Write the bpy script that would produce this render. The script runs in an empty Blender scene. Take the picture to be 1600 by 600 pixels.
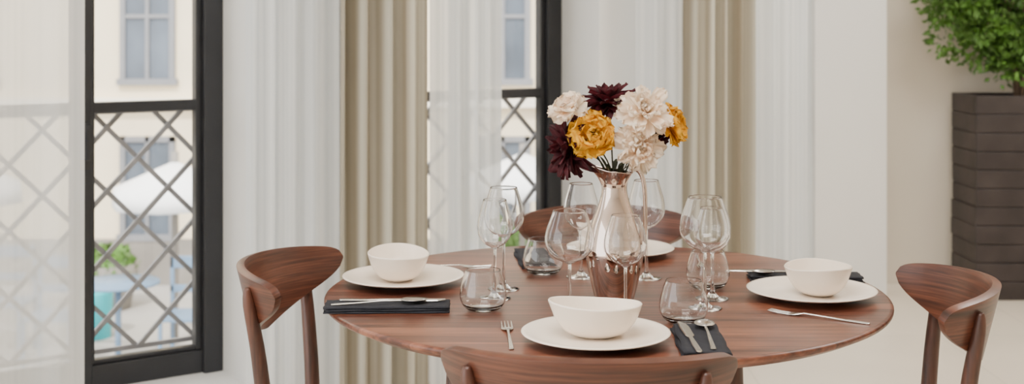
import bpy, bmesh, math, random
from mathutils import Vector, Matrix, noise
random.seed(7)
S=bpy.context.scene
COL=S.collection
pi=math.pi
# ------------------------------------------------------------ helpers
def srgb(r,g,b):
    def f(c):
        c/=255.0
        return c/12.92 if c<=0.04045 else ((c+0.055)/1.055)**2.4
    return (f(r),f(g),f(b),1)
def empty(name,loc=(0,0,0),rz=0.0):
    o=bpy.data.objects.new(name,None); o.location=loc; o.rotation_euler=(0,0,rz)
    o.empty_display_size=0.05; COL.objects.link(o); return o
def mk(name,verts,faces,mat=None,parent=None,smooth=False,loc=(0,0,0),rot=(0,0,0),uv=None):
    me=bpy.data.meshes.new(name); me.from_pydata([tuple(v) for v in verts],[],faces); me.update()
    if mat: me.materials.append(mat)
    if smooth:
        for p in me.polygons: p.use_smooth=True
    if uv is not None:
        l=me.uv_layers.new(name='UVMap')
        for lp in me.loops: l.data[lp.index].uv=uv[lp.vertex_index]
    o=bpy.data.objects.new(name,me); COL.objects.link(o)
    o.location=loc; o.rotation_euler=rot
    if parent: o.parent=parent
    return o
def fixn(o):
    bm=bmesh.new(); bm.from_mesh(o.data); bmesh.ops.recalc_face_normals(bm,faces=bm.faces); bm.to_mesh(o.data); bm.free(); return o
def bev(o,w=0.004,seg=2,ang=35):
    m=o.modifiers.new('bev','BEVEL'); m.width=w; m.segments=seg; m.limit_method='ANGLE'; m.angle_limit=math.radians(ang); return o
BF=[(0,3,2,1),(4,5,6,7),(0,1,5,4),(1,2,6,5),(2,3,7,6),(3,0,4,7)]
def boxv(x0,x1,y0,y1,z0,z1):
    return [(x0,y0,z0),(x1,y0,z0),(x1,y1,z0),(x0,y1,z0),(x0,y0,z1),(x1,y0,z1),(x1,y1,z1),(x0,y1,z1)]
def box(name,x0,x1,y0,y1,z0,z1,mat,parent=None,b=0.0,tf=None):
    v=boxv(x0,x1,y0,y1,z0,z1)
    if tf: v=[tf(*p) for p in v]
    o=mk(name,v,BF,mat,parent)
    fixn(o)
    if b: bev(o,b)
    return o
def multibox(name,boxes,mat,parent=None,b=0.0,tf=None):
    V=[];F=[]
    for bx in boxes:
        n=len(V); v=boxv(*bx)
        if tf: v=[tf(*p) for p in v]
        V+=v; F+=[tuple(i+n for i in f) for f in BF]
    o=mk(name,V,F,mat,parent); fixn(o)
    if b: bev(o,b)
    return o
def crom(pts,n=6):
    out=[]
    P=[Vector(p) for p in pts]
    for i in range(len(P)-1):
        p0=P[max(i-1,0)];p1=P[i];p2=P[i+1];p3=P[min(i+2,len(P)-1)]
        for k in range(n):
            t=k/n
            out.append(0.5*((2*p1)+(-p0+p2)*t+(2*p0-5*p1+4*p2-p3)*t*t+(-p0+3*p1-3*p2+p3)*t**3))
    out.append(P[-1]); return out
def lathe(name,prof,mat,parent=None,seg=48,loc=(0,0,0),fn=None):
    V=[];F=[];rings=[]
    for (r,z) in prof:
        if r<1e-5:
            rings.append([len(V)]); V.append((0,0,z))
        else:
            rings.append(list(range(len(V),len(V)+seg)))
            for k in range(seg):
                a=2*pi*k/seg; V.append((r*math.cos(a),r*math.sin(a),z))
    for a,b in zip(rings,rings[1:]):
        if len(a)==1 and len(b)==1: continue
        for k in range(seg):
            k2=(k+1)%seg
            if len(a)==1: F.append((a[0],b[k2],b[k]))
            elif len(b)==1: F.append((a[k],a[k2],b[0]))
            else: F.append((a[k],a[k2],b[k2],b[k]))
    if fn: V=[fn(*v) for v in V]
    o=mk(name,V,F,mat,parent,True,loc); fixn(o); return o
def tube(name,pts,rads,mat,parent=None,seg=10,sm=4,cap=True):
    P=crom(pts,sm) if sm>1 else [Vector(p) for p in pts]
    n=len(P)
    if not isinstance(rads,(list,tuple)): rads=[rads]*len(pts)
    R=[]
    for i in range(n):
        t=i/(n-1)*(len(rads)-1); k=min(int(t),len(rads)-2) if len(rads)>1 else 0
        R.append(rads[k]*(1-(t-k))+rads[k+1]*(t-k))
    V=[];F=[]
    ref=Vector((0.31,0.95,0.07)).normalized()
    for i in range(n):
        d=(P[min(i+1,n-1)]-P[max(i-1,0)]).normalized()
        if abs(d.dot(ref))>0.95: a=Vector((1,0,0))
        else: a=ref
        x=d.cross(a).normalized(); y=d.cross(x)
        for k in range(seg):
            an=2*pi*k/seg
            V.append(P[i]+R[i]*(x*math.cos(an)+y*math.sin(an)))
    for i in range(n-1):
        for k in range(seg):
            k2=(k+1)%seg; F.append((i*seg+k,i*seg+k2,(i+1)*seg+k2,(i+1)*seg+k))
    if cap:
        F.append(tuple(range(seg))[::-1]); F.append(tuple((n-1)*seg+k for k in range(seg)))
    o=mk(name,V,F,mat,parent,True); fixn(o); return o
# ------------------------------------------------------------ materials
def newmat(name):
    m=bpy.data.materials.new(name); m.use_nodes=True
    nt=m.node_tree; return m,nt,nt.nodes.get('Principled BSDF'),nt.nodes.get('Material Output')
def pm(name,col,rough=0.5,metal=0.0,var=0.0,vscale=8.0,bump=0.0,bscale=60.0,trans=0.0,ior=1.45,spec=0.5,sheen=0.0):
    m,nt,b,out=newmat(name)
    b.inputs['Base Color'].default_value=col; b.inputs['Roughness'].default_value=rough; b.inputs['Metallic'].default_value=metal
    b.inputs['Transmission Weight'].default_value=trans; b.inputs['IOR'].default_value=ior
    b.inputs['Specular IOR Level'].default_value=spec; b.inputs['Sheen Weight'].default_value=sheen
    tc=nt.nodes.new('ShaderNodeTexCoord')
    if var:
        n=nt.nodes.new('ShaderNodeTexNoise'); n.inputs['Scale'].default_value=vscale; n.inputs['Detail'].default_value=4
        nt.links.new(tc.outputs['Object'],n.inputs['Vector'])
        r=nt.nodes.new('ShaderNodeValToRGB')
        c=col
        r.color_ramp.elements[0].position=.3; r.color_ramp.elements[1].position=.7
        r.color_ramp.elements[0].color=tuple(max(0,x*(1-var)) for x in c[:3])+(1,)
        r.color_ramp.elements[1].color=tuple(min(1,x*(1+var)) for x in c[:3])+(1,)
        nt.links.new(n.outputs['Fac'],r.inputs['Fac']); nt.links.new(r.outputs['Color'],b.inputs['Base Color'])
    if bump:
        n=nt.nodes.new('ShaderNodeTexNoise'); n.inputs['Scale'].default_value=bscale; n.inputs['Detail'].default_value=3
        nt.links.new(tc.outputs['Object'],n.inputs['Vector'])
        bp=nt.nodes.new('ShaderNodeBump'); bp.inputs['Strength'].default_value=bump; bp.inputs['Distance'].default_value=0.003
        nt.links.new(n.outputs['Fac'],bp.inputs['Height']); nt.links.new(bp.outputs['Normal'],b.inputs['Normal'])
    return m
def wood(name,dark,mid,light,coord='Object',scale=(1.2,16,16),rough=0.38,planks=False):
    m,nt,b,out=newmat(name); N=nt.nodes; L=nt.links
    tc=N.new('ShaderNodeTexCoord'); mp=N.new('ShaderNodeMapping'); mp.inputs['Scale'].default_value=scale
    L.new(tc.outputs[coord],mp.inputs['Vector'])
    vec=mp.outputs['Vector']
    val=None
    if planks:
        sp=N.new('ShaderNodeSeparateXYZ'); L.new(tc.outputs['Object'],sp.inputs[0])
        d=N.new('ShaderNodeMath'); d.operation='MULTIPLY'; d.inputs[1].default_value=1/0.115; L.new(sp.outputs['Y'],d.inputs[0])
        fl=N.new('ShaderNodeMath'); fl.operation='FLOOR'; L.new(d.outputs[0],fl.inputs[0])
        wn=N.new('ShaderNodeTexWhiteNoise'); wn.noise_dimensions='1D'; L.new(fl.outputs[0],wn.inputs['W'])
        va=N.new('ShaderNodeVectorMath'); va.operation='MULTIPLY_ADD'
        L.new(wn.outputs['Color'],va.inputs[0]); va.inputs[1].default_value=(9,9,9); L.new(vec,va.inputs[2]); vec=va.outputs[0]
        val=wn.outputs['Value']
    n1=N.new('ShaderNodeTexNoise'); n1.inputs['Scale'].default_value=1.0; n1.inputs['Detail'].default_value=6; n1.inputs['Roughness'].default_value=.6; n1.inputs['Distortion'].default_value=.6
    L.new(vec,n1.inputs['Vector'])
    m2=N.new('ShaderNodeVectorMath'); m2.operation='MULTIPLY'; m2.inputs[1].default_value=(3,7,7); L.new(vec,m2.inputs[0])
    n2=N.new('ShaderNodeTexNoise'); n2.inputs['Scale'].default_value=1.0; n2.inputs['Detail'].default_value=3; L.new(m2.outputs[0],n2.inputs['Vector'])
    mx=N.new('ShaderNodeMath'); mx.operation='MULTIPLY_ADD'; mx.inputs[1].default_value=.4; L.new(n2.outputs['Fac'],mx.inputs[0])
    s=N.new('ShaderNodeMath'); s.operation='MULTIPLY'; s.inputs[1].default_value=.6; L.new(n1.outputs['Fac'],s.inputs[0]); L.new(s.outputs[0],mx.inputs[2])
    fac=mx.outputs[0]
    if val is not None:
        q=N.new('ShaderNodeMath'); q.operation='MULTIPLY_ADD'; q.inputs[1].default_value=.10; L.new(val,q.inputs[0])
        q2=N.new('ShaderNodeMath'); q2.operation='SUBTRACT'; q2.inputs[1].default_value=.05; L.new(fac,q2.inputs[0]); L.new(q2.outputs[0],q.inputs[2]); fac=q.outputs[0]
    r=N.new('ShaderNodeValToRGB'); e=r.color_ramp.elements
    e[0].position=.38; e[0].color=dark; e[1].position=.62; e[1].color=light
    k=e.new(.5); k.color=mid
    L.new(fac,r.inputs['Fac']); L.new(r.outputs['Color'],b.inputs['Base Color'])
    b.inputs['Roughness'].default_value=rough
    bp=N.new('ShaderNodeBump'); bp.inputs['Strength'].default_value=.12; bp.inputs['Distance'].default_value=.001
    L.new(n2.outputs['Fac'],bp.inputs['Height']); L.new(bp.outputs['Normal'],b.inputs['Normal'])
    return m
M_top=wood('walnut_top',srgb(68,35,24),srgb(106,60,43),srgb(138,86,63),'Object',(1.3,17,17),.33,True)
M_leg=wood('walnut_leg',srgb(42,22,16),srgb(66,36,26),srgb(88,52,38),'Object',(22,22,1.6),.4)
M_back=wood('walnut_back',srgb(44,23,16),srgb(76,40,27),srgb(106,62,44),'UV',(2.0,30,1),.36)
M_seat=pm('woven_cream',srgb(214,204,186),.9,bump=.6,bscale=300,var=.06,vscale=60)
M_wall=pm('plaster_white',srgb(236,236,234),.85,var=.015,vscale=2,bump=.05,bscale=40)
M_wallr=pm('plaster_cream',srgb(222,212,196),.85,var=.03,vscale=1.2,bump=.05,bscale=40)
M_ceil=pm('ceiling_white',srgb(235,233,230),.9,var=.01,vscale=2)
M_frame=pm('window_steel',srgb(42,43,47),.45,var=.1,vscale=10)
M_lat=pm('lattice_steel',srgb(140,140,142),.5,var=.15,vscale=12)
M_china=pm('cream_porcelain',srgb(246,232,216),.22,var=.01,vscale=4,spec=.5)
M_steel=pm('brushed_steel',srgb(200,196,190),.22,1.0,var=.03,vscale=30)
M_mirror=pm('polished_steel',srgb(205,186,174),.04,1.0,var=.015,vscale=5)
M_nap=pm('charcoal_linen',srgb(34,35,42),.92,var=.12,vscale=40,bump=.5,bscale=500)
M_glass=pm('clear_glass',(1,1,1,1),0.0,trans=1.0,ior=1.42,var=0.0)
M_stem=pm('flower_stem',srgb(48,52,30),.6,var=.2,vscale=30)
M_dark=pm('window_dark',srgb(84,92,102),.25,var=.35,vscale=1.5)
M_soil=pm('soil',srgb(50,38,30),.95,var=.3,vscale=50,bump=.8)
M_plant=pm('planter_slate',srgb(50,43,42),.6,var=.35,vscale=7,bump=.5,bscale=30)
M_leaf=pm('leaf_green',srgb(76,112,42),.5,var=.55,vscale=9)
M_bark=pm('bark',srgb(92,74,58),.85,var=.25,vscale=30,bump=.5)
def floor_mat(name,c,rough,tile):
    m,nt,b,out=newmat(name); N=nt.nodes; L=nt.links
    tc=N.new('ShaderNodeTexCoord')
    br=N.new('ShaderNodeTexBrick'); br.offset=0.5; br.inputs['Scale'].default_value=1.0
    br.inputs['Brick Width'].default_value=tile; br.inputs['Row Height'].default_value=tile; br.inputs['Mortar Size'].default_value=.004
    br.inputs['Color1'].default_value=c; br.inputs['Color2'].default_value=tuple(x*.96 for x in c[:3])+(1,); br.inputs['Mortar'].default_value=tuple(x*.85 for x in c[:3])+(1,)
    L.new(tc.outputs['Object'],br.inputs['Vector'])
    n=N.new('ShaderNodeTexNoise'); n.inputs['Scale'].default_value=2.5; n.inputs['Detail'].default_value=8; L.new(tc.outputs['Object'],n.inputs['Vector'])
    mr=N.new('ShaderNodeMapRange'); mr.inputs['To Min'].default_value=.9; mr.inputs['To Max'].default_value=1.08; L.new(n.outputs['Fac'],mr.inputs['Value'])
    mx=N.new('ShaderNodeVectorMath'); mx.operation='MULTIPLY'; L.new(br.outputs['Color'],mx.inputs[0]); L.new(mr.outputs[0],mx.inputs[1])
    L.new(mx.outputs[0],b.inputs['Base Color']); b.inputs['Roughness'].default_value=rough
    return m
M_floor=floor_mat('floor_stone',srgb(238,226,208),.32,.9)
M_street=floor_mat('street_cobble',srgb(160,156,150),.9,.25)
def fabric(name,c1,c2,alpha,stripe=False,transl=.45):
    m,nt,b,out=newmat(name); N=nt.nodes; L=nt.links; N.remove(b)
    tc=N.new('ShaderNodeTexCoord')
    n=N.new('ShaderNodeTexNoise'); n.inputs['Detail'].default_value=3
    mp=N.new('ShaderNodeMapping'); L.new(tc.outputs['UV'],mp.inputs['Vector'])
    mp.inputs['Scale'].default_value=(9 if stripe else 14,.02,1); n.inputs['Scale'].default_value=1.0
    L.new(mp.outputs['Vector'],n.inputs['Vector'])
    r=N.new('ShaderNodeValToRGB'); r.color_ramp.elements[0].position=.4; r.color_ramp.elements[1].position=.6
    r.color_ramp.elements[0].color=c1; r.color_ramp.elements[1].color=c2
    L.new(n.outputs['Fac'],r.inputs['Fac'])
    d=N.new('ShaderNodeBsdfDiffuse'); t=N.new('ShaderNodeBsdfTranslucent'); ms=N.new('ShaderNodeMixShader'); ms.inputs[0].default_value=transl
    L.new(r.outputs['Color'],d.inputs['Color']); L.new(r.outputs['Color'],t.inputs['Color'])
    L.new(d.outputs[0],ms.inputs[1]); L.new(t.outputs[0],ms.inputs[2])
    last=ms
    if alpha<1:
        tr=N.new('ShaderNodeBsdfTransparent'); m2=N.new('ShaderNodeMixShader'); m2.inputs[0].default_value=alpha
        L.new(tr.outputs[0],m2.inputs[1]); L.new(ms.outputs[0],m2.inputs[2]); last=m2
    L.new(last.outputs[0],out.inputs['Surface']); return m
M_sheer=fabric('sheer_voile',srgb(226,231,234),srgb(250,252,253),.91,transl=.5)
M_sheer_l=fabric('sheer_voile_thin',srgb(238,241,242),srgb(250,251,252),.74,transl=.55)
M_beige=fabric('curtain_striped',srgb(150,139,120),srgb(222,219,205),1.0,True,.3)
M_pane,nt,b,out=newmat('window_glass'); nt.nodes.remove(b)
tr=nt.nodes.new('ShaderNodeBsdfTransparent'); gl=nt.nodes.new('ShaderNodeBsdfGlossy'); gl.inputs['Roughness'].default_value=.02
fr=nt.nodes.new('ShaderNodeFresnel'); fr.inputs['IOR'].default_value=1.3; ms=nt.nodes.new('ShaderNodeMixShader')
nt.links.new(fr.outputs[0],ms.inputs[0]); nt.links.new(tr.outputs[0],ms.inputs[1]); nt.links.new(gl.outputs[0],ms.inputs[2]); nt.links.new(ms.outputs[0],out.inputs['Surface'])
# ------------------------------------------------------------ room shell
P0=(-1.045,4.55); U=(.823,.568); NV=(.568,-.823)
def W(u,v,z): return (P0[0]+u*U[0]+v*NV[0],P0[1]+u*U[1]+v*NV[1],z)
WINS=[(-2.44,-1.49),(-.95,0.0),(.54,1.49),(1.95,2.75)]  # first opening is out of view, added to let in light from left
HC=3.1; WT=2.75; WB=.09
bx=[]
cur=-4.0
for a,c in WINS:
    bx.append((cur,a,-.05,.3,0,HC)); bx.append((a,c,-.05,.3,WT,HC)); bx.append((a,c,-.05,.3,0,WB)); cur=c
bx.append((cur,3.25,-.05,.3,0,HC))
multibox('wall_window',bx,M_wall,tf=W)
poly=[(-4.4,2.15),W(3.25,-.05,0)[:2],(1.62,6.6),(4.1,6.6),(4.1,-3),(-4.4,-3)]
def slab(name,z0,z1,mat):
    n=len(poly); V=[(x,y,z0) for x,y in poly]+[(x,y,z1) for x,y in poly]
    F=[tuple(range(n))[::-1],tuple(range(n,2*n))]+[(i,(i+1)%n,n+(i+1)%n,n+i) for i in range(n)]
    return fixn(mk(name,V,F,mat))
slab('floor',-.1,0,M_floor); slab('ceiling',HC,HC+.1,M_ceil)
box('wall_back',1.56,4.1,6.5,6.6,0,HC,M_wallr)
box('wall_right',4.0,4.1,-3,6.5,0,HC,M_wallr)
box('light_blocking_wall',-4.4,4.0,-3.1,-3,0,HC,M_wall)  # unseen, added behind the camera so light comes mainly from the left
# windows
def window(idx,a,c):
    e=empty('window_%d'%idx)
    fs=[]
    mid=(a+c)/2
    v0,v1=-.03,.03
    fs.append((a,a+.05,v0,v1,WB,WT)); fs.append((c-.07,c,v0-.01,v1+.02,WB,WT))
    fs.append((mid-.022,mid+.022,v0,v1+.01,WB,WT))
    fs.append((a,c,v0,v1,WB,WB+.08)); fs.append((a,c,v0,v1,WT-.07,WT))
    for l,r in ((a+.05,mid-.022),(mid+.022,c-.07)):
        fs.append((l,l+.012,v0+.01,v1-.006,WB+.08,WT-.07)); fs.append((r-.02,r,v0+.01,v1-.006,WB+.08,WT-.07))
        fs.append((l,r,v0+.01,v1-.012,WB+.08,WB+.095)); fs.append((l,r,v0+.008,v1-.008,1.012,1.048))
    multibox('frame',fs,M_frame,e,.004,tf=W)
    multibox('pane',[(a+.05,c-.07,-.004,0.0,WB+.08,WT-.07)],M_pane,e,0,tf=W)
    multibox('handle',[(mid-.008,mid+.008,.04,.07,.86,.98)],M_frame,e,.003,tf=W)
    lv=-.075; z0,z1=WB+.1,1.01; V=[];F=[]
    def bar(p,q,w=.0078,th=.0065,off=0):
        du=q[0]-p[0];dz=q[1]-p[1];L=math.hypot(du,dz); nu,nz=-dz/L*w,du/L*w
        n=len(V)
        for (u,z) in ((p[0]-nu,p[1]-nz),(p[0]+nu,p[1]+nz),(q[0]+nu,q[1]+nz),(q[0]-nu,q[1]-nz)):
            V.append(W(u,lv+off-th,z))
        for (u,z) in ((p[0]-nu,p[1]-nz),(p[0]+nu,p[1]+nz),(q[0]+nu,q[1]+nz),(q[0]-nu,q[1]-nz)):
            V.append(W(u,lv+off+th,z))
        F.extend([tuple(i+n for i in f) for f in BF])
    pit=.215; sl=1.02
    H=(z1-z0)/sl
    l,r=a+.01,c-.01
    for k in range(-12,24):
        for sgn in (1,-1):
            p=(l+k*pit+.03,z0); q=(l+k*pit+.03+sgn*H,z1)
            def at(u): return p[1]+(u-p[0])/(q[0]-p[0])*(q[1]-p[1])
            ua,ub=min(p[0],q[0]),max(p[0],q[0]); ca,cb=max(ua,l),min(ub,r)
            if cb-ca>.02: bar((ca,at(ca)),(cb,at(cb)),off=.007*sgn)
    bar((l,z0),(r,z0)); bar((l,z1),(r,z1))
    fixn(mk('lattice',V,F,M_lat,e))
for i,(a,c) in enumerate(WINS): window(i+1,a,c)
# curtains
def curtain(name,u0,u1,mat,v=.43,amp=.035,wl=.11,seed=0,z0=.015,z1=3.02):
    rnd=random.Random(seed); nu=int((u1-u0)/.005); nz=10
    ph=rnd.random()*6; V=[];F=[];uv=[]
    phs=[];p=ph
    for i in range(nu+1):
        w=wl*(1+.75*noise.noise(Vector((i*.035,seed*3.1,0))) )
        p+=2*pi*.005/max(w,.03); phs.append(p)
    for j in range(nz+1):
        t=j/nz; z=z0+(z1-z0)*t
        for i in range(nu+1):
            u=u0+(u1-u0)*i/nu
            A=amp*(.8+.9*noise.noise(Vector((u*7,seed,t*.7))))
            dv=A*math.sin(phs[i]+.25*math.sin(t*3+seed))+A*.25*math.sin(1.7*phs[i]+1+t)
            V.append(W(u,v+dv,z)); uv.append((phs[i]*.045,z))
    for j in range(nz):
        for i in range(nu):
            a=j*(nu+1)+i; F.append((a,a+1,a+nu+2,a+nu+1))
    return mk(name,V,F,mat,None,True,uv=uv)
curtain('sheer_curtain',-1.35,-.59,M_sheer_l,wl=.17,amp=.022,seed=1)
curtain('sheer_curtain.001',-.075,.25,M_sheer,wl=.10,amp=.026,seed=2,v=.43)
curtain('striped_curtain',.252,.61,M_beige,wl=.095,amp=.04,seed=3,v=.43)
curtain('sheer_curtain.002',.612,.915,M_sheer,wl=.10,amp=.024,seed=4,v=.43)
curtain('sheer_curtain.003',1.58,1.82,M_sheer,wl=.10,amp=.024,seed=5,v=.43)
curtain('striped_curtain.001',1.822,2.19,M_beige,wl=.10,amp=.04,seed=6,v=.43)
curtain('sheer_curtain.004',2.192,2.60,M_sheer,wl=.11,amp=.024,seed=8,v=.43)
multibox('curtain_rail',[(-1.4,2.7,.40,.46,3.03,3.09)],M_wall,tf=W)
# ------------------------------------------------------------ table
TX,TY,TH=.20,2.765,.73
tb=empty('dining_table',(TX,TY,0))
r=.60
prof=[(0,TH),(r-.006,TH),(r-.001,TH-.002),(r,TH-.006),(r-.002,TH-.012),(r-.03,TH-.026),(r-.08,TH-.034),(0,TH-.034)]
tt=lathe('top',prof,M_top,tb,128)
for p in tt.data.polygons: p.use_smooth=False
m=tt.modifiers.new('b','BEVEL'); m.width=.002; m.segments=2; m.limit_method='ANGLE'; m.angle_limit=.3
LG=[(-.32,-.33),(.22,-.40),(.32,.33),(-.22,.40)]
for i,(x,y) in enumerate(LG):
    tube('leg_%d'%(i+1),[(x*.93,y*.93,TH-.03),(x*.96,y*.96,.5),(x,y,.25),(x*1.03,y*1.03,0)],[.026,.024,.02,.014],M_leg,tb,20)
for i,(p,q) in enumerate(((0,2),(1,3))):
    a=Vector((LG[p][0]*.93,LG[p][1]*.93,TH-.06)); c=Vector((LG[q][0]*.93,LG[q][1]*.93,TH-.06))
    d=(c-a).normalized(); n=Vector((-d.y,d.x,0))*.015; h=Vector((0,0,.025))
    V=[a-n-h,a+n-h,c+n-h,c-n-h,a-n+h,a+n+h,c+n+h,c-n+h]
    bev(fixn(mk('rail_%d'%(i+1),V,BF,M_leg,tb)),.003)
# ------------------------------------------------------------ chairs
def chair(x,y,th):
    e=empty('dining_chair',(x,y,0),th)
    R=.267; cy=.007; amax=math.radians(61.6)
    na,nh=64,10; V=[];F=[];uv=[]
    for i in range(na+1):
        t=-1+2*i/na; t=max(-.9995,min(.9995,t)); a=t*amax
        rd=math.sqrt(1-abs(t)**16)
        H=(.105*(1-abs(t)**1.6)+.05)*max(rd,.03)
        top=.805-.016*t*t-.022*(1-rd)
        for j in range(nh+1):
            z=top-H*j/nh
            rr=R+.24*(z-.80)
            V.append((rr*math.sin(a),cy-rr*math.cos(a),z)); uv.append((a*R+x,z+y))
    for i in range(na):
        for j in range(nh):
            q=i*(nh+1)+j; F.append((q,q+1,q+nh+2,q+nh+1))
    bk=mk('backrest',V,F,M_back,e,True,uv=uv); fixn(bk)
    s=bk.modifiers.new('s','SOLIDIFY'); s.thickness=.017; s.offset=0
    b=bk.modifiers.new('b','BEVEL'); b.width=.005; b.segments=3; b.limit_method='ANGLE'; b.angle_limit=math.radians(50)
    for s in (-1,1):
        al=math.radians(42)*s
        def pt(rr,z,k=1.0): return (rr*math.sin(al)*k,cy-rr*math.cos(al),z)
        tube('back_leg_%d'%(1 if s<0 else 2),[pt(R+.006,.775),pt(R+.002,.74),pt(R-.02,.62),pt(R-.035,.45),pt(R-.02,.2),pt(R+.01,0)],[.006,.013,.0155,.017,.015,.011],M_leg,e,18)
        tube('front_leg_%d'%(1 if s<0 else 2),[(.15*s,.15,.43),(.152*s,.155,.2),(.156*s,.165,0)],[.018,.015,.011],M_leg,e,18)
    def ring(sc,z,k=40):
        out=[]
        for i in range(k):
            a=2*pi*i/k; c,s_=math.cos(a),math.sin(a); ex=.55
            px=math.copysign(abs(c)**ex,c)*.205*sc; py=math.copysign(abs(s_)**ex,s_)*.195*sc
            px*=1+.12*py/.2
            out.append((px,py-.0,z))
        return out
    def stackr(name,lv,mat):
        V=[];F=[];k=40
        for sc,z in lv: V+=ring(sc,z)
        for r_ in range(len(lv)-1):
            for i in range(k): F.append((r_*k+i,r_*k+(i+1)%k,(r_+1)*k+(i+1)%k,(r_+1)*k+i))
        F.append(tuple(range(k))[::-1]); F.append(tuple((len(lv)-1)*k+i for i in range(k)))
        return fixn(mk(name,V,F,mat,e,True))
    stackr('seat_frame',[(.9,.395),(.98,.40),(1.0,.41),(1.0,.43)],M_leg)
    stackr('seat_pad',[(.95,.43),(1.0,.437),(1.01,.45),(.97,.463),(.8,.47),(.4,.468),(.05,.466)],M_seat)
    return e
chair(.132,2.15,-.1)
chair(-.311,2.722,math.radians(-98.4))
chair(.687,2.55,math.radians(82.9))
chair(.25,3.32,math.radians(181))
# ------------------------------------------------------------ glassware
def rimmed(outer,inner):
    (x0,z0),(x1,z1)=outer[-1],inner[0]
    d=x0-x1
    return outer+[(x0-d*.15,z0+d*.35),(x0-d*.5,z0+d*.5),(x0-d*.85,z0+d*.35)]+inner
def wine(x,y,h,R):
    e=empty('wine_glass',(x,y,TH+.0005))
    rf=.034
    bowl=[(.004,.50),(.30,.525),(.62,.56),(.90,.63),(1.0,.71),(.95,.81),(.80,.91),(.66,1.0)]
    B=[Vector((max(p[0]*R,.0035),p[1]*h)) for p in bowl]
    B=crom([(v.x,v.y) for v in B],5)
    foot=crom([(rf,.0012),(rf*.6,.0035),(.010,.008),(.0045,.02),(.0032,.045),(.003,.3*h),(.0032,.44*h)],4)
    outer=[(0,0),(rf-.001,0)]+[(v.x,v.y) for v in foot]+[(v.x,v.y) for v in B]
    th=.0009
    inner=[]
    for i,v in enumerate(B):
        a=B[max(i-1,0)];c=B[min(i+1,len(B)-1)]; d=(c-a).normalized(); n=Vector((-d.y,d.x))
        q=v+n*th
        if q.y>.512*h and q.x>.002: inner.append((q.x,q.y))
    inner=inner[::-1]
    inner[0]=(inner[0][0],h)
    prof=rimmed(outer,inner)+[(0,inner[-1][1]-.0005)]
    lathe('glass',prof,M_glass,e,48)
    return e
def tumbler(x,y,h=.081,R=.047):
    e=empty('tumbler_glass',(x,y,TH+.0005))
    B=crom([(.50*R,.0),(.74*R,.06*h),(.93*R,.2*h),(R,.38*h),(.95*R,.6*h),(.84*R,.82*h),(.74*R,h)],5)
    outer=[(0,.001),(.4*R,.001)]+[(v.x,v.y) for v in B]
    inner=[(v.x-.0011,v.y+.0002) for v in B if v.y>.14*h][::-1]; inner[0]=(inner[0][0],h)
    prof=rimmed(outer,inner)+[(inner[-1][0]*.8,.10*h),(.3*R,.085*h),(0,.08*h)]
    lathe('glass',prof,M_glass,e,48); return e
for a in [(.390,2.586,.225,.051),(.1125,2.50,.21,.0485),(.220,2.483,.203,.0415),(-.018,2.776,.221,.0444),(-.036,2.680,.207,.037),
          (.304,2.897,.222,.042),(.157,2.912,.213,.040),(.419,2.678,.190,.038)]: wine(*a)
for a in [(.330,2.462),(-.058,2.568),(.072,2.95),(.427,2.79)]: tumbler(*a)
# ------------------------------------------------------------ plates and bowls
def plate(x,y,r=.135):
    pr=[(0,0),(.055,0),(.057,.003),(.08,.005),(.115,.012),(r-.001,.0175),(r,.019),(r-.002,.0203),(r-.008,.0195),(.115,.0165),(.095,.0105),(.08,.0085),(0,.008)]
    e=empty('dinner_plate',(x,y,TH+.0005)); lathe('plate',pr,M_china,e,80); return e
def bowl(x,y,rz,h=.062):
    e=empty('serving_bowl',(x,y,TH+.0092),rz)
    B=crom([(.032,.0),(.036,.001),(.056,.010),(.072,.028),(.080,.045),(.085,h-.004)],4)
    out=[(0,.002),(.028,.002),(.030,0)]+[(v.x,v.y) for v in B]
    inn=[(v.x-.0035,v.y+.0015) for v in B if v.y>.008][::-1]
    rim=[(B[-1].x+.0002,B[-1].y+.0015),(B[-1].x-.0015,B[-1].y+.003),(B[-1].x-.0032,B[-1].y+.0024)]
    prof=out+rim+inn+[(.04,.0075),(0,.0065)]
    def fn(px,py,z):
        a=math.atan2(py,px); k=(z/h)**2 if z>0 else 0
        return (px*(1+.02*k*math.cos(a)),py*(.80+.03*math.cos(a)*k),z+k*(.0025*math.cos(2*a)+.004*math.cos(a-.6)))
    lathe('bowl',prof,M_china,e,80,fn=fn); return e
plate(.151,2.311); bowl(.152,2.318,pi)
plate(-.241,2.839); bowl(-.252,2.84,math.radians(95))
plate(.6295,2.69); bowl(.641,2.685,math.radians(-85))
plate(.27,3.2); bowl(.25,3.205,pi)
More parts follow.
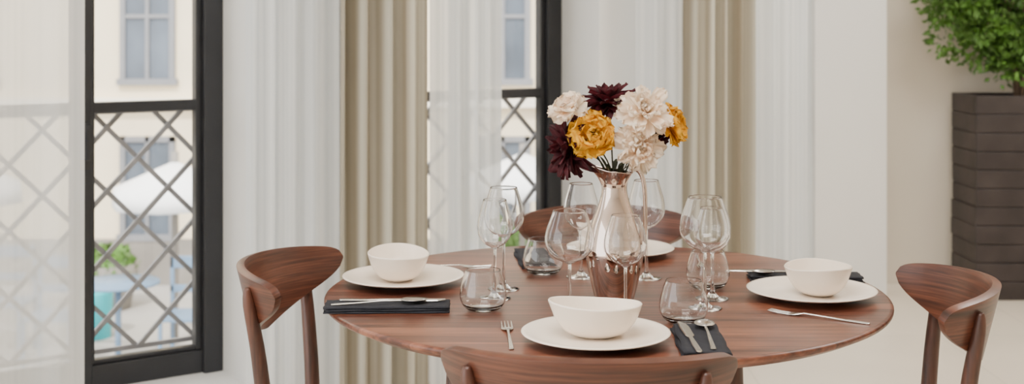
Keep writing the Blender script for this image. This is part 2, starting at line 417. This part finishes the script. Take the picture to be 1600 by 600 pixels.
# ------------------------------------------------------------ napkins & cutlery
def napkin(x,y,rz,L=.25,Wd=.085,seed=0):
    e=empty('napkin',(x,y,TH+.0006),rz)
    for k in range(3):
        nx,ny=24,8; V=[];F=[]
        l=L/2-.004*k*(k%2); w=Wd/2-.002*k; zb=.0042*k; th=.0038
        for s in (0,1):
            for j in range(ny+1):
                for i in range(nx+1):
                    u=-1+2*i/nx; v=-1+2*j/ny
                    px=u*l+.0012*math.sin(v*7+k+seed); py=v*w+.0015*math.sin(u*6+k*2+seed)
                    z=zb+(th if s else 0)
                    if s: z+= .0006*noise.noise(Vector((px*40,py*40,k+seed)))-.0012*max(abs(u),abs(v))**8
                    V.append((px,py,z))
        n=(nx+1)*(ny+1)
        for j in range(ny):
            for i in range(nx):
                a=j*(nx+1)+i; F.append((a,a+nx+1,a+nx+2,a+1)); F.append((n+a,n+a+1,n+a+nx+2,n+a+nx+1))
        bd=[i for i in range(nx+1)]+[j*(nx+1)+nx for j in range(1,ny+1)]+[ny*(nx+1)+i for i in range(nx-1,-1,-1)]+[j*(nx+1) for j in range(ny-1,0,-1)]
        for i in range(len(bd)):
            a,b_=bd[i],bd[(i+1)%len(bd)]; F.append((a,b_,n+b_,n+a))
        fixn(mk('fold_%d'%(k+1),V,F,M_nap,e,True))
    return e
NT=.0132
def strip(sections,mat,e,name,thick=.002):
    V=[];F=[]
    for (yy,hw,z,xo) in sections:
        V+=[(xo-hw,yy,z),(xo+hw,yy,z),(xo+hw*.8,yy,z+thick),(xo-hw*.8,yy,z+thick)]
    for i in range(len(sections)-1):
        for k in range(4):
            F.append((i*4+k,i*4+(k+1)%4,(i+1)*4+(k+1)%4,(i+1)*4+k))
    F.append((0,1,2,3)); n=4*(len(sections)-1); F.append((n+3,n+2,n+1,n))
    o=fixn(mk(name,V,F,mat,e)); bev(o,.0005,2); return o
def fork(x,y,rz,z=0):
    e=empty('fork',(x,y,TH+.0008+z),rz)
    strip([(-.10,.0035,.0,0),(-.096,.005,.0,0),(-.05,.004,.001,0),(0,.0026,.003,0),(.03,.003,.004,0),(.042,.008,.002,0),(.052,.0115,.001,0),(.06,.012,.0008,0)],M_steel,e,'handle')
    for i in range(4):
        xo=-.0095+.00633*i
        strip([(.058,.0023,.0008,xo),(.08,.0017,.0012,xo),(.103,.0009,.0035,xo)],M_steel,e,'tine_%d'%(i+1),.0015)
def knife(x,y,rz,z=0):
    e=empty('knife',(x,y,TH+.0008+z),rz)
    strip([(-.105,.003,0,0),(-.10,.0055,0,0),(-.05,.0055,0,0),(-.005,.004,.001,0),(.0,.005,.001,0),(.01,.0085,.001,.001),(.07,.0095,.001,.001),(.095,.0075,.001,0),(.11,.002,.001,-.005)],M_steel,e,'knife',.0025)
def spoon(x,y,rz,z=0):
    e=empty('spoon',(x,y,TH+.0008+z),rz)
    strip([(-.10,.0035,.0,0),(-.096,.005,.0,0),(-.05,.004,.002,0),(0,.0026,.005,0),(.045,.003,.005,0)],M_steel,e,'handle')
    V=[];F=[];nr,ns=7,28
    for s in (0,1):
        for i in range(nr+1):
            rr=i/nr
            for k in range(ns):
                a=2*pi*k/ns
                V.append((.0185*rr*math.cos(a)*(1-.12*math.sin(a)),.066+.027*rr*math.sin(a),.0075*rr*rr+(.0012 if s else 0)))
    n=(nr+1)*ns
    for i in range(nr):
        for k in range(ns):
            k2=(k+1)%ns; F.append((i*ns+k,i*ns+k2,(i+1)*ns+k2,(i+1)*ns+k)); F.append((n+i*ns+k,n+(i+1)*ns+k,n+(i+1)*ns+k2,n+i*ns+k2))
    for k in range(ns):
        k2=(k+1)%ns; F.append((nr*ns+k,nr*ns+k2,n+nr*ns+k2,n+nr*ns+k))
    fixn(mk('spoon_bowl',V,F,M_steel,e,True))
napkin(-.251,2.578,math.radians(2),seed=1); knife(-.245,2.595,math.radians(-92),NT); spoon(-.262,2.565,math.radians(-84),NT)
fork(-.152,3.035,math.radians(-95))
fork(-.006,2.35,math.radians(3))
napkin(.338,2.295,math.radians(88),.215,.088,seed=2); knife(.318,2.285,math.radians(1),NT); spoon(.352,2.300,math.radians(-3),NT)
napkin(.66,2.885,math.radians(-3),.25,.08,seed=3); knife(.60,2.90,math.radians(84),NT); spoon(.63,2.875,math.radians(92),NT)
fork(.60,2.50,math.radians(57),0)
napkin(.055,3.12,math.radians(95),.22,.085,seed=4); knife(.04,3.12,math.radians(176),NT)
fork(.45,3.10,math.radians(178))
# ------------------------------------------------------------ pitcher & bouquet
px_,py_=.2137,2.671
pe=empty('steel_pitcher',(px_,py_,TH+.0005))
pp=crom([(.037,.0),(.041,.004),(.050,.037),(.0585,.080),(.060,.108),(.050,.155),(.034,.197),(.0265,.228),(.029,.250),(.038,.270)],6)
outer=[(0,.002),(.034,.002)]+[(v.x,v.y) for v in pp]
inner=[(v.x-.0018,v.y+.0006) for v in pp[::-1] if v.y>.01]
def lip(x,y,z):
    r_=math.hypot(x,y)
    if z<.225 or r_<1e-6: return (x,y,z)
    a=math.atan2(y,x); k=min(1,(z-.225)/.045); s=max(0,math.cos(a-pi))**3
    g=1+k*k*s*.75
    return (x*g,y*(1-.25*k*s),z+k*k*(s*.016-.006*max(0,math.cos(a))))
lathe('body',outer+inner+[(0,.008)],M_mirror,pe,72,fn=lip)
tube('handle',[(.030,0,.262),(.043,-.004,.272),(.055,-.006,.262),(.062,-.006,.235),(.064,-.004,.19),(.0635,-.002,.15),(.058,0,.115)],[.004,.005,.005,.0048,.0046,.005,.006],M_mirror,pe,14,6)
def petal_mat(name,c1,c2):
    m,nt,b,out=newmat(name); N=nt.nodes;L=nt.links
    tc=N.new('ShaderNodeTexCoord'); n=N.new('ShaderNodeTexNoise'); n.inputs['Scale'].default_value=45; n.inputs['Detail'].default_value=4
    L.new(tc.outputs['Object'],n.inputs['Vector']); r=N.new('ShaderNodeValToRGB'); r.color_ramp.elements[0].position=.35; r.color_ramp.elements[1].position=.65
    r.color_ramp.elements[0].color=c1; r.color_ramp.elements[1].color=c2
    L.new(n.outputs['Fac'],r.inputs['Fac']); L.new(r.outputs['Color'],b.inputs['Base Color']); b.inputs['Roughness'].default_value=.7
    t=N.new('ShaderNodeBsdfTranslucent'); L.new(r.outputs['Color'],t.inputs['Color']); ms=N.new('ShaderNodeMixShader'); ms.inputs[0].default_value=.4
    L.new(b.outputs[0],ms.inputs[1]); L.new(t.outputs[0],ms.inputs[2]); L.new(ms.outputs[0],out.inputs['Surface'])
    return m
P_cream=petal_mat('petal_cream',srgb(253,230,204),srgb(255,244,226))
P_yel=petal_mat('petal_yellow',srgb(226,160,14),srgb(252,202,52))
P_bur=petal_mat('petal_burgundy',srgb(52,9,18),srgb(86,18,30))
P_dk=petal_mat('stamen',srgb(120,76,20),srgb(170,110,30))
fe=empty('flower_bouquet',(0,0,0))
def flower(name,c,axis,R,mat,rings,pointed=False,ruf=.12,seed=0,wf=1.0,stamens=False):
    rnd=random.Random(seed); ax=Vector(axis).normalized()
    q=ax.to_track_quat('Z','Y').to_matrix(); V=[];F=[]
    ns,nt_=8,9
    for ri,(n,tilt,curl,len_) in enumerate(rings):
        for k in range(n):
            th=2*pi*k/n+ri*.7+rnd.uniform(-.22,.22)
            Lp=R*len_*rnd.uniform(.85,1.15); tl=tilt+rnd.uniform(-.18,.18); cu=curl+rnd.uniform(-.2,.2)
            Wp=(R*.62*wf*(.5+.5*len_)) if not pointed else R*.17*wf
            cup=rnd.uniform(.3,.6); ph=rnd.uniform(0,6); fr_=rnd.choice([5,6,7]); tw=rnd.uniform(-.3,.3)
            base=len(V)
            rot=Matrix.Rotation(th,3,'Z')
            rad=R*.05;axl=0
            for i in range(ns+1):
                s=i/ns
                a=tl+cu*s
                if i: rad+=Lp/ns*math.sin(a); axl+=Lp/ns*math.cos(a)
                if pointed: w=Wp*(math.sin(pi*min(1,.12+.88*s)))**.8*(1-.2*s)+.0004
                else: w=Wp*(.18+.82*s**.8)*(math.sqrt(max(0,1-s**7))*.8+.2)
                for j in range(nt_+1):
                    t=-1+2*j/nt_
                    edge=0
                    if not pointed and i==ns: edge=-.10*Lp*t*t+.06*Lp*math.sin(fr_*2*t+ph)
                    nrm_r,nrm_a=-math.cos(a),math.sin(a)
                    off=cup*w*t*t*(.9 if not pointed else 1.1)+ruf*R*(s**2)*math.sin(fr_*t+ph)*abs(t)**.5+ruf*.5*R*s**3*math.sin(2.2*fr_*t+ph*2)
                    rr=rad+off*nrm_r+edge*math.sin(a); aa=axl+off*nrm_a+edge*math.cos(a)
                    p=rot@Vector((rr,w*t+tw*off,aa))
                    V.append(Vector(c)+q@p)
            for i in range(ns):
                for j in range(nt_):
                    z=base+i*(nt_+1)+j; F.append((z,z+1,z+nt_+2,z+nt_+1))
    mk(name,V,F,mat,fe,True)
    if stamens:
        V=[];F=[]
        for k in range(34):
            a=rnd.uniform(0,6.28); l=R*rnd.uniform(.4,.6); sp=rnd.uniform(0,.45)
            d=Vector((math.cos(a)*sp,math.sin(a)*sp,1)).normalized()
            x=d.cross(Vector((.3,.5,.1))).normalized()*.0007; y=d.cross(x)
            b0=len(V)
            for t in (0,1):
                o=d*l*t
                for vv in (x,y,-x,-y): V.append(Vector(c)+q@(o+vv*(1+t*1.2)))
            for i in range(4): F.append((b0+i,b0+(i+1)%4,b0+4+(i+1)%4,b0+4+i))
            F.append((b0+4,b0+5,b0+6,b0+7))
        mk(name+'_stamens',V,F,P_dk,fe)
PY=[(8,1.35,.1,1.0),(8,1.05,-.1,.95),(7,.8,-.3,.85),(6,.55,-.4,.62)]
DH=[(11,1.75,.45,1.1),(11,1.45,.35,1.05),(10,1.15,.3,1.0),(9,.85,.2,.9),(8,.5,.1,.75),(5,.2,0,.5)]
CR=[(8,1.6,.4,1.05),(9,1.3,.35,1.02),(9,1.0,.3,.95),(8,.7,.2,.85),(6,.4,.1,.7),(5,.15,0,.5)]
FL=[('cream_peony',(.118,2.66,1.125),(-.35,-.55,.75),.040,P_cream,[(6,1.45,.1,1.0),(6,1.1,.0,.95),(5,.7,.0,.8),(4,.3,0,.55)],False,.16,11,1.0,False),
('burgundy_dahlia',(.204,2.705,1.138),(-.1,-.3,1),.055,P_bur,DH,True,.07,12,1.4,False),
('cream_dahlia',(.272,2.645,1.120),(.12,-.75,.62),.060,P_cream,CR,False,.10,13,.46,False),
('yellow_peony_side',(.328,2.685,1.09),(.9,-.35,.25),.044,P_yel,PY,False,.13,14,1.0,True),
('yellow_peony',(.169,2.640,1.073),(-.1,-.9,.32),.049,P_yel,PY,False,.16,15,1.0,True),
('burgundy_dahlia_low',(.124,2.675,1.048),(-.8,-.55,-.05),.066,P_bur,DH,True,.07,16,1.25,False),
('cream_dahlia_low',(.262,2.640,1.05),(.15,-.9,-.1),.049,P_cream,CR,False,.12,17,.5,False),
('burgundy_dahlia_back',(.296,2.71,1.055),(.6,-.2,-.3),.045,P_bur,DH,True,.06,18,1.4,False)]
for f in FL:
    flower(f[0],f[1],f[2],f[3],f[4],f[5],pointed=f[6],ruf=f[7],seed=f[8],wf=f[9],stamens=f[10])
for i,f in enumerate(FL):
    c=Vector(f[1]); a=Vector(f[2]).normalized()
    o=Vector((px_+math.cos(i*.8)*.014,py_+math.sin(i*.8)*.014,TH+.16)); rimp=Vector((px_+(c.x-px_)*.2,py_+(c.y-py_)*.25,TH+.265))
    tube('stem_%d'%(i+1),[o,rimp,rimp.lerp(c,.5)+Vector((0,0,.008))-a*.012,c-a*.004],.0017,M_stem,fe,8)
V=[];F=[]
rl=random.Random(4)
for k in range(10):
    a=rl.uniform(0,2*pi); d=Vector((math.cos(a),math.sin(a),rl.uniform(.8,2.2))).normalized(); L_=rl.uniform(.04,.065)
    b0=Vector((px_+math.cos(a)*.02,py_+math.sin(a)*.02,TH+.27)); sd=d.cross(Vector((0,0,1))).normalized(); n0=len(V)
    for i in range(6):
        s=i/5; w=.004*math.sin(pi*(.1+.9*s))+.0003; p=b0+d*L_*s+Vector((0,0,-.02*s*s))
        V+=[p-sd*w,p+Vector((0,0,-.001)),p+sd*w]
    for i in range(5):
        for j in range(2): z=n0+i*3+j; F.append((z,z+1,z+4,z+3))
mk('leaves',V,F,M_stem,fe,True)
# ------------------------------------------------------------ planter and tree
pl=empty('potted_tree',(2.495,6.27,0))
rp=random.Random(3)
hw,hd=.285,.17
n=11; bh=.975/n
for i in range(n):
    o1=rp.uniform(-.004,.004); o2=rp.uniform(0,.006)
    x0,x1,y0,y1=-hw+o1,hw+o1,-hd-o2,hd
    z0,z1=i*bh+.001,(i+1)*bh
    if i<n-1: box('band_%d'%(i+1),x0,x1,y0,y1,z0,z1,M_plant,pl,.006)
    else:
        multibox('band_%d'%(i+1),[(x0,x1,y0,y0+.03,z0,z1),(x0,x1,y1-.03,y1,z0,z1),(x0,x0+.03,y0+.03,y1-.03,z0,z1),(x1-.03,x1,y0+.03,y1-.03,z0,z1)],M_plant,pl,.004)
box('soil',-hw+.03,hw-.03,-hd+.03,hd-.03,.90,.945,M_soil,pl)
for k in range(7):
    a=k*.9; top=Vector((math.cos(a)*.25*rp.uniform(.4,1),math.sin(a)*.12,1.5+rp.uniform(-.1,.25)))
    b0=Vector((math.cos(a)*.02,math.sin(a)*.02,.94)); mid=b0.lerp(top,.45)+Vector((-math.cos(a)*.03,0,.06))
    tube('trunk_%d'%(k+1),[b0,mid,top],[.012,.009,.004],M_bark,pl,10)
V=[];F=[]
blobs=[]
for k in range(110):
    while True:
        d=Vector((rp.uniform(-1,1),rp.uniform(-1,1),rp.uniform(-1,1)))
        if .15<d.length<1: break
    d=d.normalized()*(d.length**.4)
    blobs.append((Vector((d.x*.47,d.y*.12-.03,1.51+d.z*.40)),rp.uniform(.07,.11)))
for bc,brad in blobs:
    for k in range(85):
        d=Vector((rp.gauss(0,1),rp.gauss(0,.8),rp.gauss(0,1))).normalized()
        p=bc+d*brad*rp.uniform(.5,1.1)
        if p.y>.15: p.y=.15
        f=(d+Vector((rp.uniform(-.7,.7),rp.uniform(-.7,.7),rp.uniform(-.4,.8)))).normalized()
        s=f.cross(Vector((rp.uniform(-1,1),rp.uniform(-1,1),rp.uniform(-1,1)))).normalized(); up=s.cross(f)
        L_=rp.uniform(.032,.052); w=L_*.33; n0=len(V)
        V+=[p,p+f*L_*.45+s*w+up*.003,p+f*L_,p+f*L_*.45-s*w+up*.003,p+f*L_*.45-up*.002]
        F+=[(n0,n0+1,n0+4),(n0+1,n0+2,n0+4),(n0+2,n0+3,n0+4),(n0+3,n0,n0+4)]
mk('foliage',V,F,M_leaf,pl,False)
# ------------------------------------------------------------ street outside
M_fac=pm('facade_cream',srgb(226,210,180),.9,var=.06,vscale=1.0)
M_trim=pm('facade_trim',srgb(232,224,206),.8,var=.02)
M_wf=pm('facade_window_frame',srgb(122,122,124),.7,var=.05)
M_aw=pm('awning_canvas',srgb(240,240,238),.8,var=.02)
M_teal=pm('teal_paint',srgb(50,186,196),.5,var=.05)
M_blue=pm('blue_grey_paint',srgb(100,124,148),.5,var=.1)
M_shop=pm('shopfront',srgb(126,120,112),.6,var=.15,vscale=2)
GZ=-1.5
mk('street_ground',[(-30,-4,GZ),W(-6,-.2,GZ),W(4,-.2,GZ),(18,8,GZ),(18,40,GZ),(-30,40,GZ)],[(0,1,2,3,4,5)],M_street)
fb=empty('facade_building',(0,14,0))
box('wall',-22,14,0,1,GZ,9,M_fac,fb)
box('base_course',-22,14,-.06,0,GZ,GZ+.5,M_shop,fb)
box('cornice',-22,14,-.12,0,.44,.54,M_trim,fb)
k=-9
while k<8:
    cx=-3.98+1.94*k
    if -21<cx<13:
        for lv,(z0,z1) in enumerate(((.75,2.7),(3.6,5.4),(-.95,.12))):
            multibox('frame_%d_%d'%(k+9,lv),[(cx-.33,cx+.33,-.07,0,z0-.07,z0),(cx-.3,cx-.24,-.05,0,z0,z1),(cx+.24,cx+.3,-.05,0,z0,z1),(cx-.3,cx+.3,-.05,0,z1-.06,z1),(cx-.02,cx+.02,-.05,0,z0,z1),(cx-.24,cx+.24,-.045,0,(z0*.65+z1*.35)-.02,(z0*.65+z1*.35)+.02)],M_wf,fb)
            box('glass_%d_%d'%(k+9,lv),cx-.25,cx+.25,-.02,0.0,z0,z1-.05,M_dark,fb)
    k+=1
def parasol(x,y):
    e=empty('cafe_parasol',(x,y,GZ))
    tube('pole',[(0,0,0),(0,0,1.7)],.03,M_shop,e,10,1)
    lathe('canopy',[(0,1.62),(.55,1.38),(.57,1.22),(.55,1.22),(.53,1.36),(0,1.58)],M_aw,e,8)
parasol(-3.0,11.4); parasol(-5.0,11.6); parasol(.1,12.2)
def cafe(x,y):
    e=empty('cafe_table',(x,y,GZ))
    lathe('top',[(0,.72),(.33,.72),(.33,.74),(0,.74)],M_blue,e,24)
    tube('post',[(0,0,0),(0,0,.72)],.025,M_blue,e,8,1)
    lathe('foot',[(0,0),(.2,0),(.2,.02),(0,.03)],M_blue,e,24)
    for s in (-1,1):
        c=empty('cafe_chair',(x+s*.55,y+.1,GZ))
        multibox('chair_frame',[(-.2,-.17,-.2,-.17,0,.45),(.17,.2,-.2,-.17,0,.45),(-.2,-.17,.17,.2,0,.9),(.17,.2,.17,.2,0,.9),(-.2,.2,-.2,.2,.43,.46),(-.2,.2,.17,.19,.8,.9),(-.2,.2,.17,.19,.6,.66)],M_blue,c,.005)
cafe(-3.2,10.4); cafe(-4.9,10.9); cafe(.1,11.0)
def bush(x,y,s=.4):
    e=empty('street_bush',(x,y,GZ)); r_=random.Random(int(x*10)); V=[];F=[]
    for k in range(900):
        d=Vector((r_.gauss(0,1),r_.gauss(0,1),r_.gauss(0,1))).normalized()*s*r_.uniform(.6,1); p=d+Vector((0,0,s*1.4)); p.z=max(p.z,.3)
        a=Vector((r_.uniform(-1,1),r_.uniform(-1,1),r_.uniform(-1,1))).normalized()*.07; b_=a.cross(d).normalized()*.04; n0=len(V)
        V+=[p-a,p+b_,p+a,p-b_]; F.append((n0,n0+1,n0+2,n0+3))
    mk('foliage',V,F,M_leaf,e); lathe('pot',[(0,0),(.2,0),(.28,.45),(.25,.45),(0,.4)],M_shop,e,20)
bush(-4.02,12.8,.27); bush(-.15,12.9,.4)
te=empty('street_litter_bin',(-3.80,11.6,GZ)); lathe('body',[(0,0),(.16,0),(.18,.4),(.19,.42),(.12,.5),(0,.52)],M_teal,te,24)
# ------------------------------------------------------------ light
w=bpy.data.worlds.new('World'); S.world=w; w.use_nodes=True
bg=w.node_tree.nodes['Background']; bg.inputs[0].default_value=(.985,.995,1.0,1); bg.inputs[1].default_value=5.0
sl=bpy.data.lights.new('sun','SUN'); sl.energy=6.0; sl.angle=.05; sl.color=(1,.97,.92)
so=bpy.data.objects.new('sun',sl); COL.objects.link(so); so.rotation_euler=(math.radians(42),0,math.radians(-12))
def area(name,loc,size,en,col=(1,.96,.91)):
    l=bpy.data.lights.new(name,'AREA'); l.shape='RECTANGLE'; l.size=size[0]; l.size_y=size[1]; l.energy=en; l.color=col
    o=bpy.data.objects.new(name,l); o.location=loc; COL.objects.link(o); return o
area('fill_light',(-.3,1.2,3.05),(1.6,1.2),95)  # added fill below the ceiling to brighten the interior, no visible fixture
area('fill_light.001',(2.4,4.2,3.05),(1.2,1.2),75)  # second added fill for the right side of the room
# ------------------------------------------------------------ camera
cd=bpy.data.cameras.new('camera'); cam=bpy.data.objects.new('camera',cd); COL.objects.link(cam)
cam.location=(0,0,1.295); cam.rotation_euler=(pi/2,0,0)
cd.sensor_width=36; cd.lens=45; cd.shift_y=-255/1600
cd.dof.use_dof=True; cd.dof.focus_distance=2.45; cd.dof.aperture_fstop=4.5
cd.clip_start=.05; cd.clip_end=200
S.camera=cam
